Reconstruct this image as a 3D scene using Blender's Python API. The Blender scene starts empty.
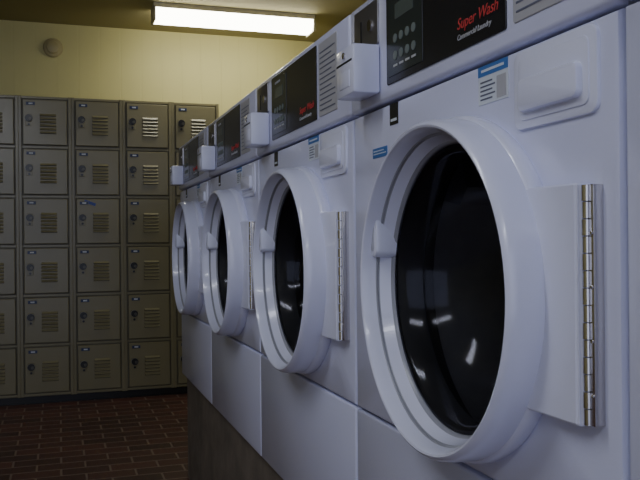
import bpy, bmesh, math, random
from mathutils import Vector, Matrix
random.seed(3)
scene=bpy.context.scene
E=0.97      # eye height
D=0.4765    # washer front plane x
W=0.68
Y0=0.593
HB=0.545
PSI=math.radians(18.07)
CEIL=E+1.43
YB=5.5

def new_mat(name,color,rough=0.5,metal=0.0,spec=0.5,coat=0.0,noise=0.0,nscale=20,bump=0.0,bscale=80):
    m=bpy.data.materials.new(name); m.use_nodes=True
    nt=m.node_tree; b=nt.nodes['Principled BSDF']
    b.inputs['Base Color'].default_value=(*color,1)
    b.inputs['Roughness'].default_value=rough
    b.inputs['Metallic'].default_value=metal
    b.inputs['Specular IOR Level'].default_value=spec
    b.inputs['Coat Weight'].default_value=coat
    tc=nt.nodes.new('ShaderNodeTexCoord')
    n=nt.nodes.new('ShaderNodeTexNoise'); n.inputs['Scale'].default_value=nscale; n.inputs['Detail'].default_value=4
    nt.links.new(tc.outputs['Object'],n.inputs['Vector'])
    mix=nt.nodes.new('ShaderNodeMix'); mix.data_type='RGBA'
    mix.inputs['A'].default_value=(*[c*(1-noise) for c in color],1)
    mix.inputs['B'].default_value=(*[min(1,c*(1+noise)) for c in color],1)
    nt.links.new(n.outputs['Fac'],mix.inputs['Factor'])
    nt.links.new(mix.outputs['Result'],b.inputs['Base Color'])
    if bump>0:
        n2=nt.nodes.new('ShaderNodeTexNoise'); n2.inputs['Scale'].default_value=bscale
        nt.links.new(tc.outputs['Object'],n2.inputs['Vector'])
        bp=nt.nodes.new('ShaderNodeBump'); bp.inputs['Strength'].default_value=bump; bp.inputs['Distance'].default_value=0.002
        nt.links.new(n2.outputs['Fac'],bp.inputs['Height']); nt.links.new(bp.outputs['Normal'],b.inputs['Normal'])
    return m
def emis(name,color,s):
    m=bpy.data.materials.new(name); m.use_nodes=True
    b=m.node_tree.nodes['Principled BSDF']
    b.inputs['Base Color'].default_value=(*color,1)
    b.inputs['Emission Color'].default_value=(*color,1)
    b.inputs['Emission Strength'].default_value=s
    return m

M_white=new_mat('white_enamel',(0.63,0.65,0.86),0.26,noise=0.02,nscale=6,bump=0.08,bscale=250,coat=0.25)
M_ring=new_mat('white_plastic',(0.70,0.72,0.90),0.22,noise=0.01,coat=0.25)
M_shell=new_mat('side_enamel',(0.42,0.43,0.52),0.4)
M_black=new_mat('black_gloss_panel',(0.016,0.016,0.019),0.25)
M_dark2=new_mat('display_dark_green',(0.030,0.038,0.036),0.2)
M_lcd=new_mat('lcd',(0.09,0.11,0.10),0.15)
M_btn=new_mat('keypad_grey',(0.16,0.19,0.18),0.5)
M_redtx=new_mat('red_print',(0.60,0.05,0.05),0.5)
M_whtx=new_mat('white_print',(0.5,0.5,0.52),0.5)
M_grey=new_mat('grey_instruction_label',(0.42,0.42,0.46),0.5)
M_bluel=new_mat('blue_label',(0.05,0.16,0.45),0.5)
M_labelw=new_mat('label_white',(0.62,0.66,0.74),0.5)
M_ink=new_mat('label_ink',(0.12,0.13,0.2),0.5)
M_chrome=new_mat('chrome_steel',(0.62,0.60,0.60),0.22,metal=1.0)
M_coin=new_mat('coin_plate_metal',(0.30,0.29,0.30),0.35,metal=0.9,noise=0.1)
M_rubber=new_mat('dark_gasket',(0.03,0.03,0.033),0.5)
M_bezel=new_mat('bezel_grey',(0.30,0.31,0.37),0.3)
M_drum=new_mat('steel_drum',(0.50,0.50,0.53),0.38,metal=0.85,noise=0.15,nscale=40)
M_slot=new_mat('slot_black',(0.01,0.01,0.01),0.6)
M_lock=new_mat('locker_paint',(0.235,0.212,0.122),0.27,noise=0.06,nscale=5,bump=0.1,bscale=150)
M_lockf=new_mat('locker_frame',(0.12,0.107,0.062),0.45,noise=0.06)
M_knob=new_mat('lock_black',(0.012,0.012,0.012),0.3)
M_louv=new_mat('louver_opening',(0.04,0.035,0.02),0.6)
M_dull=new_mat('dull_steel',(0.10,0.095,0.08),0.4,metal=.6)
M_tag=new_mat('number_plate_blue',(0.015,0.03,0.10),0.35)
M_tape=new_mat('blue_tape',(0.02,0.05,0.30),0.4)
M_plinth=new_mat('plinth_concrete',(0.17,0.145,0.125),0.8,noise=0.6,nscale=9,bump=0.7,bscale=40)
M_beige=new_mat('beige_plastic',(0.42,0.36,0.18),0.5)
M_house=new_mat('fixture_housing',(0.6,0.56,0.42),0.5)
M_ceil=new_mat('ceiling_paint',(0.34,0.30,0.15),0.8,noise=0.05,nscale=3,bump=0.3,bscale=60)
M_tube=emis('fluorescent_diffuser',(1.0,0.97,0.82),14)
M_fill=emis('fill_diffuser_cool',(0.86,0.90,1.0),18)  # cool glow for the added fill fixtures out of view

M_glass=bpy.data.materials.new('door_glass'); M_glass.use_nodes=True
nt=M_glass.node_tree; nt.nodes.clear()
o=nt.nodes.new('ShaderNodeOutputMaterial'); t=nt.nodes.new('ShaderNodeBsdfTransparent'); t.inputs[0].default_value=(.76,.77,.80,1)
g=nt.nodes.new('ShaderNodeBsdfGlossy'); g.inputs['Roughness'].default_value=.10; g.inputs[0].default_value=(.4,.4,.45,1)
fr=nt.nodes.new('ShaderNodeFresnel'); fr.inputs[0].default_value=1.45
mx=nt.nodes.new('ShaderNodeMixShader')
nt.links.new(fr.outputs[0],mx.inputs[0]); nt.links.new(t.outputs[0],mx.inputs[1]); nt.links.new(g.outputs[0],mx.inputs[2]); nt.links.new(mx.outputs[0],o.inputs[0])

def wall_mat(name,col,axis):
    m=new_mat(name,col,0.55,noise=0.04,nscale=2)
    nt=m.node_tree; b=nt.nodes['Principled BSDF']
    tc=nt.nodes.new('ShaderNodeTexCoord'); sp=nt.nodes.new('ShaderNodeSeparateXYZ')
    nt.links.new(tc.outputs['Object'],sp.inputs[0])
    a=nt.nodes.new('ShaderNodeMath'); a.operation='MULTIPLY'; a.inputs[1].default_value=1/0.135
    nt.links.new(sp.outputs[axis],a.inputs[0])
    f=nt.nodes.new('ShaderNodeMath'); f.operation='FRACT'; nt.links.new(a.outputs[0],f.inputs[0])
    c=nt.nodes.new('ShaderNodeMath'); c.operation='COMPARE'; c.inputs[1].default_value=0.5; c.inputs[2].default_value=0.46
    nt.links.new(f.outputs[0],c.inputs[0])
    bp=nt.nodes.new('ShaderNodeBump'); bp.inputs['Strength'].default_value=1.0; bp.inputs['Distance'].default_value=0.008
    nt.links.new(c.outputs[0],bp.inputs['Height']); nt.links.new(bp.outputs['Normal'],b.inputs['Normal'])
    return m
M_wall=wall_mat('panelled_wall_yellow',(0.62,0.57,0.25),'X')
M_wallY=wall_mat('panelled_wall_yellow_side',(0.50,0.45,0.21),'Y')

M_floor=bpy.data.materials.new('quarry_brick_floor'); M_floor.use_nodes=True
nt=M_floor.node_tree; b=nt.nodes['Principled BSDF']
tc=nt.nodes.new('ShaderNodeTexCoord'); br=nt.nodes.new('ShaderNodeTexBrick')
br.inputs['Scale'].default_value=1; br.inputs['Brick Width'].default_value=.2; br.inputs['Row Height'].default_value=.1
br.inputs['Mortar Size'].default_value=.005; br.inputs['Mortar Smooth'].default_value=.2
br.inputs['Color1'].default_value=(.095,.032,.024,1); br.inputs['Color2'].default_value=(.045,.018,.015,1); br.inputs['Mortar'].default_value=(.19,.135,.11,1)
nt.links.new(tc.outputs['Object'],br.inputs['Vector']); nt.links.new(br.outputs['Color'],b.inputs['Base Color'])
b.inputs['Roughness'].default_value=.5
bp=nt.nodes.new('ShaderNodeBump'); bp.invert=True; bp.inputs['Strength'].default_value=.5; bp.inputs['Distance'].default_value=.003
nt.links.new(br.outputs['Fac'],bp.inputs['Height']); nt.links.new(bp.outputs['Normal'],b.inputs['Normal'])

def finish(bm,name,mat,smooth=False,angle=35):
    me=bpy.data.meshes.new(name)
    bmesh.ops.recalc_face_normals(bm,faces=bm.faces[:])
    bm.to_mesh(me); bm.free()
    for m in (mat if isinstance(mat,list) else [mat]): me.materials.append(m)
    if smooth:
        me.polygons.foreach_set('use_smooth',[True]*len(me.polygons))
        try: me.set_sharp_from_angle(angle=math.radians(angle))
        except Exception: pass
    return me
def add_box(bm,x0,x1,y0,y1,z0,z1,bev=0,mi=0,seg=2):
    r=bmesh.ops.create_cube(bm,size=1)
    for v in r['verts']:
        v.co=Vector(((x0+x1)/2+v.co.x*(x1-x0),(y0+y1)/2+v.co.y*(y1-y0),(z0+z1)/2+v.co.z*(z1-z0)))
    fs=set(f for v in r['verts'] for f in v.link_faces)
    for f in fs: f.material_index=mi
    if bev>0:
        es=list(set(e for v in r['verts'] for e in v.link_edges))
        bmesh.ops.bevel(bm,geom=es,offset=bev,segments=seg,profile=0.5,affect='EDGES')
def P(a,h,p): return Vector((-p,-a,h+HB))
def slab(bm,a0,a1,h0,h1,p0,p1,bev=0,mi=0,seg=2):
    add_box(bm,-p1,-p0,-a1,-a0,h0+HB,h1+HB,bev,mi,seg)
def rslab(bm,a0,a1,h0,h1,p0,p1,r,ch=0.002,mi=0,n=6):
    def loop(ins,p):
        out=[]
        rr=max(r-ins,0.0005)
        for (ca,chh,s) in ((a1-r,h1-r,0),(a0+r,h1-r,90),(a0+r,h0+r,180),(a1-r,h0+r,270)):
            for i in range(n+1):
                t=math.radians(s+90*i/n); out.append(bm.verts.new(P(ca+rr*math.cos(t),chh+rr*math.sin(t),p)))
        return out
    L=[loop(0,p0),loop(0,p1-ch),loop(ch*.3,p1-ch*.3),loop(ch,p1)]
    N=len(L[0])
    for k in range(3):
        for i in range(N):
            f=bm.faces.new((L[k][i],L[k][(i+1)%N],L[k+1][(i+1)%N],L[k+1][i])); f.material_index=mi
    f=bm.faces.new(L[3]); f.material_index=mi
    f=bm.faces.new(L[0][::-1]); f.material_index=mi
def lathe(bm,prof,ac,hc,n=96,mi=0,close=False):
    rings=[]
    for (r,p) in prof:
        if r<1e-5: rings.append([bm.verts.new(P(ac,hc,p))]); continue
        rings.append([bm.verts.new(P(ac+r*math.cos(2*math.pi*i/n),hc+r*math.sin(2*math.pi*i/n),p)) for i in range(n)])
    for k in range(len(rings)-1):
        A,B=rings[k],rings[k+1]
        for i in range(n):
            j=(i+1)%n
            if len(B)==1: f=bm.faces.new((A[i],A[j],B[0]))
            elif len(A)==1: f=bm.faces.new((A[0],B[j],B[i]))
            else: f=bm.faces.new((A[i],A[j],B[j],B[i]))
            f.material_index=mi
def cyl(bm,c,axis,r,l,n=16,mi=0):
    q=Vector((0,0,1)).rotation_difference(Vector(axis))
    r_=bmesh.ops.create_cone(bm,cap_ends=True,segments=n,radius1=r,radius2=r,depth=l,matrix=Matrix.Translation(c)@q.to_matrix().to_4x4())
    for f in set(f for v in r_['verts'] for f in v.link_faces): f.material_index=mi

AC,HC=0.384,-0.061
SEAM,CTL,TOP,BOT=-0.284,0.207,0.385,-0.545
parts=[]
bm=bmesh.new()
g_=0.004
x0,x1=0.012,0.72
r=bmesh.ops.create_cube(bm,size=1)
for v in r['verts']:
    v.co=Vector(((x0+x1)/2+v.co.x*(x1-x0),-W/2+v.co.y*(W-2*g_),(TOP-.004+BOT)/2+HB+v.co.z*(TOP-.004-BOT)))
bm.normal_update()
fs=[f for f in bm.faces if f.normal.x<-0.5]
bmesh.ops.delete(bm,geom=fs,context='FACES')
parts.append(('cabinet_shell',finish(bm,'cabinet_shell',M_shell)))
bm=bmesh.new()
N=96; a0,a1,h0,h1=.0035,W-.0035,SEAM+.002,CTL-.002
def rectpts(ins):
    A0,A1,H0,H1=a0+ins,a1-ins,h0+ins,h1-ins; out=[]
    for i in range(N):
        t=2*math.pi*i/N; c,s=math.cos(t),math.sin(t)
        k=1e9
        if c>1e-9:k=min(k,(A1-AC)/c)
        if c<-1e-9:k=min(k,(A0-AC)/c)
        if s>1e-9:k=min(k,(H1-HC)/s)
        if s<-1e-9:k=min(k,(H0-HC)/s)
        out.append([AC+c*k,HC+s*k])
    for (ca,ch) in ((A0,H0),(A1,H0),(A1,H1),(A0,H1)):
        i=min(range(N),key=lambda i:(out[i][0]-ca)**2+(out[i][1]-ch)**2); out[i]=[ca,ch]
    return out
loops=[[bm.verts.new(P(a,h,-.02)) for a,h in rectpts(0)],
       [bm.verts.new(P(a,h,-.006)) for a,h in rectpts(0)],
       [bm.verts.new(P(a,h,-.0018)) for a,h in rectpts(.0018)],
       [bm.verts.new(P(a,h,0)) for a,h in rectpts(.006)],
       [bm.verts.new(P(AC+.2*math.cos(2*math.pi*i/N),HC+.2*math.sin(2*math.pi*i/N),0)) for i in range(N)],
       [bm.verts.new(P(AC+.195*math.cos(2*math.pi*i/N),HC+.195*math.sin(2*math.pi*i/N),-.03)) for i in range(N)]]
for k in range(5):
    for i in range(N):
        bm.faces.new((loops[k][i],loops[k][(i+1)%N],loops[k+1][(i+1)%N],loops[k+1][i]))
parts.append(('front_panel',finish(bm,'front_panel',M_white,True,30)))
bm=bmesh.new(); slab(bm,a0,a1,BOT+.002,SEAM-.002,-.03,0,.004)
parts.append(('lower_access_panel',finish(bm,'lower_access_panel',M_white,True,50)))
bm=bmesh.new(); slab(bm,a0-.001,a1+.001,CTL+.002,TOP,-.12,.005,.007,seg=3)
parts.append(('control_console',finish(bm,'control_console',M_white,True,50)))
bm=bmesh.new()
lathe(bm,[(.2085,0),(.2105,.004),(.2105,.014),(.2085,.019),(.2065,.0205),(.2065,.026),(.2060,.044),(.2045,.053),(.2015,.0585),(.1985,.0605),(.196,.0595),(.1942,.056),(.1925,.049),(.190,.040)],AC,HC)
lathe(bm,[(.190,.040),(.1885,.0385),(.1885,.036),(.1875,.035)],AC,HC,mi=1)
lathe(bm,[(.1875,.035),(.183,.024),(.181,.020)],AC,HC)
lathe(bm,[(.181,.020),(.1785,.0175),(.1775,.014),(.1775,-.02)],AC,HC,mi=1)
parts.append(('door_ring',finish(bm,'door_ring',[M_ring,M_bezel],True,40)))
bm=bmesh.new()
lathe(bm,[(.1775,.014),(.173,.017),(.165,.012),(.156,-.02),(.142,-.055),(.11,-.082),(.06,-.096),(0,-.100)],AC,HC)
parts.append(('door_glass_bowl',finish(bm,'door_glass_bowl',M_glass,True,80)))
bm=bmesh.new()
lathe(bm,[(.1774,.012),(.175,.000),(.175,-.03),(.19,-.04),(.205,-.06)],AC,HC,mi=0)
lathe(bm,[(.205,-.06),(.24,-.065),(.24,-.40),(.10,-.41),(.09,-.39),(0,-.39)],AC,HC,mi=1)
for k in range(3):
    t=math.radians(20+120*k)
    d=Vector((0,-math.cos(t),math.sin(t))); s=Vector((0,-math.sin(t),-math.cos(t)))
    c=P(AC,HC,0)
    vs=[]
    for x in (.08,.39):
        for (rr,w) in ((.24,.045),(.19,.016),(.19,-.016),(.24,-.045)):
            vs.append(bm.verts.new(c+d*rr+s*w+Vector((x,0,0))))
    for q in ((0,1,5,4),(1,2,6,5),(2,3,7,6)): 
        f=bm.faces.new([vs[i] for i in q]); f.material_index=1
    for q in ((0,1,2,3),(4,5,6,7)):
        f=bm.faces.new([vs[i] for i in q]); f.material_index=1
parts.append(('drum',finish(bm,'drum',[M_rubber,M_drum],True,40)))
bm=bmesh.new()
rslab(bm,AC-.194,AC-.169,HC+.035,HC+.120,.014,.048,.010,.005)
rslab(bm,AC-.189,AC-.175,HC+.044,HC+.110,.042,.0485,.006,.001,mi=1)
parts.append(('door_handle',finish(bm,'door_handle',[M_ring,M_shell],True,40)))
bm=bmesh.new()
hz0,hz1=-.176,.051
ca=[(AC+.165,.0),(.641,.0),(.641,.016),(.638,.019),(AC+.165,.0215)]
v1=[bm.verts.new(P(a,hz0,p)) for a,p in ca]; v2=[bm.verts.new(P(a,hz1,p)) for a,p in ca]
for i in range(5): bm.faces.new((v1[i],v1[(i+1)%5],v2[(i+1)%5],v2[i]))
bm.faces.new(v1); bm.faces.new(v2[::-1])
bmesh.ops.bevel(bm,geom=bm.edges[:],offset=.002,segments=2,affect='EDGES')
parts.append(('hinge_cover',finish(bm,'hinge_cover',M_ring,True,40)))
bm=bmesh.new()
slab(bm,.6405,.655,hz0+.002,hz1-.002,.0,.012,.001)
nk=14; hh=(hz1-hz0-.004)/nk
for i in range(nk):
    c=P(.647,hz0+.002+hh*(i+.5),.013)
    cyl(bm,c,(0,0,1),.0048 if i%2 else .0042,hh*.92,16)
for i in range(4):
    cyl(bm,P(.653,hz0+.03+i*.05,.0125),(1,0,0),.0016,.002,10)
parts.append(('door_hinge',finish(bm,'door_hinge',M_chrome,True,40)))
bm=bmesh.new()
rslab(bm,.510,.652,.116,.200,-.002,.004,.012,.002)
rslab(bm,.521,.641,.125,.191,.003,.0055,.009,.001)
rslab(bm,.528,.632,.133,.168,.004,.013,.008,.004)
parts.append(('detergent_drawer',finish(bm,'detergent_drawer',M_ring,True,40)))
bm=bmesh.new()
slab(bm,.428,.494,.157,.202,0,.0008,mi=0)
slab(bm,.428,.494,.190,.202,.0006,.0012,mi=1)
for i in range(5): slab(bm,.433,.466 if i%2 else .46,.162+i*.005,.1638+i*.005,.0006,.0012,mi=2)
slab(bm,.470,.490,.160,.185,.0006,.0012,mi=3)
slab(bm,.436,.486,.1945,.1975,.001,.0016,mi=0)
slab(bm,.090,.148,.128,.143,0,.0008,mi=1)
slab(bm,.094,.144,.133,.1345,.0006,.0012,mi=0)
slab(bm,.094,.135,.1375,.139,.0006,.0012,mi=0)
slab(bm,.160,.190,.171,.203,0,.0008,mi=4)
slab(bm,.164,.186,.176,.180,.0006,.0012,mi=0)
parts.append(('stickers',finish(bm,'stickers',[M_labelw,M_bluel,M_ink,M_grey,M_black])))
bm=bmesh.new(); q=.005
rslab(bm,.164,.500,.230,.372,q-.002,q+.002,.004,.001,mi=0)
slab(bm,.172,.290,.240,.364,q+.001,q+.003,.001,mi=1)
slab(bm,.200,.262,.320,.342,q+.003,q+.0036,mi=2)
for i in range(4):
    for j in range(2):
        cyl(bm,P(.200+i*.021,.268+j*.025,q+.003),(1,0,0),.0065,.002,16,mi=3)
for i in range(4): slab(bm,.193+i*.021,.207+i*.021,.252,.255,q+.003,q+.0036,mi=4)
rslab(bm,.514,.618,.232,.370,q-.002,q+.0015,.004,.001,mi=5)
for i in range(12):
    slab(bm,.521,.608-.02*(i%3==1),.242+i*.0098,.2442+i*.0098,q+.001,q+.002,mi=6)
parts.append(('control_panel_face',finish(bm,'control_panel_face',[M_black,M_dark2,M_lcd,M_btn,M_whtx,M_grey,M_ink])))
bm=bmesh.new()
rslab(bm,.030,.132,.302,.372,q-.002,q+.003,.003,.001,mi=1)
slab(bm,.060,.066,.317,.352,q+.0025,q+.0036,mi=2)
cyl(bm,P(.104,.336,q+.004),(1,0,0),.009,.004,20,mi=3)
slab(bm,.056,.136,.224,.300,q,.050,.005,mi=0)
slab(bm,.074,.120,.236,.262,.0495,.051,.0005,mi=0)
slab(bm,.062,.130,.274,.277,.0495,.0505,mi=2)
cyl(bm,P(.097,.287,.051),(1,0,0),.005,.003,16,mi=3)
parts.append(('coin_box',finish(bm,'coin_box',[M_ring,M_coin,M_slot,M_chrome],True,40)))

def text(name,body,size,mat,a,h,p,parent_data={}):
    if name not in parent_data:
        c=bpy.data.curves.new(name,'FONT'); c.body=body; c.size=size; c.extrude=.0003; c.shear=.25; c.materials.append(mat); parent_data[name]=c
    o=bpy.data.objects.new(name,parent_data[name]); scene.collection.objects.link(o)
    pos=P(a,h,p)
    o.matrix_local=Matrix(((0,0,-1,pos.x),(-1,0,0,pos.y),(0,1,0,pos.z),(0,0,0,1)))
    return o
for k in range(5):
    s=4-k
    e=bpy.data.objects.new('front_load_washer',None); e.empty_display_size=.2
    scene.collection.objects.link(e); e.location=(D,Y0+s*W,E-HB)
    for n,me in parts:
        ob=bpy.data.objects.new(n,me); scene.collection.objects.link(ob); ob.parent=e
    for ar in (('brand_print','Super Wash',.0195,M_redtx,.388,.2565,.0072),('brand_subprint','Commercial Laundry',.0095,M_whtx,.388,.2435,.0072),('drawer_print','COMMERCIAL',.007,M_whtx,.20,.352,.0085)):
        t=text(*ar); t.parent=e

def box_obj(name,x0,x1,y0,y1,z0,z1,mat,bev=0,origin=None):
    bm=bmesh.new(); add_box(bm,x0,x1,y0,y1,z0,z1,bev)
    me=finish(bm,name,mat); ob=bpy.data.objects.new(name,me); scene.collection.objects.link(ob); return ob
box_obj('concrete_plinth',D+.02,D+.72,Y0-W+.0,Y0+4*W-.005,0,E-HB,M_plinth,.006)

XL,XR,YF=-2.6,1.79,-2.6
box_obj('floor',XL,XR,YF,YB,-.1,0,M_floor)
box_obj('ceiling',XL,XR,YF,YB,CEIL,CEIL+.1,M_ceil)
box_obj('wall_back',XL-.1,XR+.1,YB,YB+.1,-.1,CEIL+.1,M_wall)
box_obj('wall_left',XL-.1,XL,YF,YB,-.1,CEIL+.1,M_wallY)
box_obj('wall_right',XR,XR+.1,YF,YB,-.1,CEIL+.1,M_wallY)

CW,RH=.303,.298; YL=5.1; LB=.055
bm=bmesh.new()
add_box(bm,0,CW,.012,.37,LB-.01,LB+6*RH+.01,.001,mi=1)
add_box(bm,0,CW,.03,.37,0,LB,0,mi=2)
add_box(bm,0,.018,0,.02,LB-.01,LB+6*RH+.01,.002,mi=0)
add_box(bm,CW-.018,CW,0,.02,LB-.01,LB+6*RH+.01,.002,mi=0)
for r_ in range(7):
    z=LB+r_*RH
    add_box(bm,.018,CW-.018,.002,.02,z-.006,z+.008,.001,mi=0)
for r_ in range(6):
    z=LB+r_*RH; xa,xb,za,zb=.026,CW-.026,z+.015,z+RH-.013
    add_box(bm,xa,xb,-.008,.012,za,zb,.003,mi=0)
    add_box(bm,xa+.018,xa+.070,-.010,-.007,zb-.034,zb-.014,.001,mi=3)
    add_box(bm,xa+.033,xa+.056,-.0108,-.009,zb-.028,zb-.020,0,mi=5)
    add_box(bm,xa+.016,xa+.052,-.011,-.007,z+.125,z+.195,.002,mi=0)
    cyl(bm,Vector((xa+.034,-.018,z+.172)),(0,1,0),.021,.022,20,mi=2)
    cyl(bm,Vector((xa+.042,-.030,z+.168)),(0,1,0),.009,.006,16,mi=4)
    cyl(bm,Vector((xa+.034,-.012,z+.135)),(0,1,0),.007,.006,12,mi=2)
    for i in range(6):
        zz=z+.085+i*.021
        xs0,xs1=xa+.096,xa+.190
        add_box(bm,xs0,xs1,-.0086,-.006,zz-.0045,zz+.0005,0,mi=6)
        v=[bm.verts.new(c) for c in ((xs0,-.007,zz+.013),(xs1,-.007,zz+.013),(xs1-.004,-.015,zz),(xs0+.004,-.015,zz),(xs0,-.007,zz),(xs1,-.007,zz))]
        bm.faces.new((v[0],v[1],v[2],v[3])); f=bm.faces.new((v[3],v[2],v[5],v[4])); f.material_index=6
        bm.faces.new((v[0],v[3],v[4])); bm.faces.new((v[1],v[5],v[2]))
lm=finish(bm,'locker_column',[M_lock,M_lockf,M_knob,M_tag,M_dull,M_labelw,M_louv])
for i in range(-8,3):
    ob=bpy.data.objects.new('locker_column',lm); scene.collection.objects.link(ob); ob.location=(.078+i*CW,YL,0)
    if i==0: tape_parent=ob
bm=bmesh.new(); add_box(bm,-.035,.035,-.001,0,-.009,.009,0)
ob=bpy.data.objects.new('tape_strip',finish(bm,'tape_strip',M_tape)); scene.collection.objects.link(ob); ob.parent=tape_parent
ob.location=(.105,-.0082,LB+3*RH+.262); ob.rotation_euler=(0,.35,0)

bm=bmesh.new()
n=32
prof=[(.062,0),(.062,-.012),(.055,-.02),(.042,-.024),(.038,-.034),(.02,-.04),(0,-.041)]
rings=[]
for r_,y in prof:
    rings.append([bm.verts.new((r_*math.cos(2*math.pi*i/n),y,r_*math.sin(2*math.pi*i/n))) for i in range(n)] if r_>0 else [bm.verts.new((0,y,0))])
for k in range(len(rings)-1):
    for i in range(n):
        j=(i+1)%n
        if len(rings[k+1])==1: bm.faces.new((rings[k][i],rings[k][j],rings[k+1][0]))
        else: bm.faces.new((rings[k][i],rings[k][j],rings[k+1][j],rings[k+1][i]))
ob=bpy.data.objects.new('smoke_detector',finish(bm,'smoke_detector',M_beige,True,30)); scene.collection.objects.link(ob); ob.location=(-.025,YB,E+1.27)

def fixture(x0,x1,y0,y1,tube):
    bm=bmesh.new()
    cx,cy=(x0+x1)/2,(y0+y1)/2; hx,hy=(x1-x0)/2,(y1-y0)/2
    add_box(bm,-hx,hx,-hy,hy,-.030,0,.002,mi=0)
    add_box(bm,-hx,-hx+.012,-hy,hy,-.105,-.02,.002,mi=0)
    add_box(bm,hx-.012,hx,-hy,hy,-.105,-.02,.002,mi=0)
    pts=[(-hy+.005,-.030),(-hy+.005,-.06),(-hy+.02,-.09),(-hy+.04,-.1),(hy-.04,-.1),(hy-.02,-.09),(hy-.005,-.06),(hy-.005,-.030)]
    A=[bm.verts.new((-hx+.012,y,z)) for y,z in pts]; B=[bm.verts.new((hx-.012,y,z)) for y,z in pts]
    for i in range(7):
        f=bm.faces.new((A[i],A[i+1],B[i+1],B[i])); f.material_index=1
    me=finish(bm,'fluorescent_or_fill_light',[M_house,tube])
    ob=bpy.data.objects.new('fluorescent_or_fill_light',me); scene.collection.objects.link(ob); ob.location=(cx,cy,CEIL)
fixture(.55,1.56,4.83,5.0,M_tube)
fixture(-1.5,-.3,.9,1.1,M_fill)  # unseen fixture over the aisle, added to brighten washer fronts and lockers
fixture(-1.5,-.3,-1.1,-.9,M_fill)  # another unseen fixture, behind the camera, added as cool fill

w=bpy.data.worlds.new('World'); scene.world=w; w.use_nodes=True
bg=w.node_tree.nodes['Background']; bg.inputs[0].default_value=(.66,.73,1,1); bg.inputs[1].default_value=1.4

cam=bpy.data.cameras.new('camera'); cam.lens=45; cam.sensor_width=36; cam.clip_start=.02
co=bpy.data.objects.new('camera',cam); scene.collection.objects.link(co); scene.camera=co
co.matrix_world=Matrix.Translation((0,0,E))@Matrix.Rotation(-PSI,4,'Z')@Matrix.Rotation(math.pi/2,4,'X')@Matrix.Rotation(-.010,4,'Z')
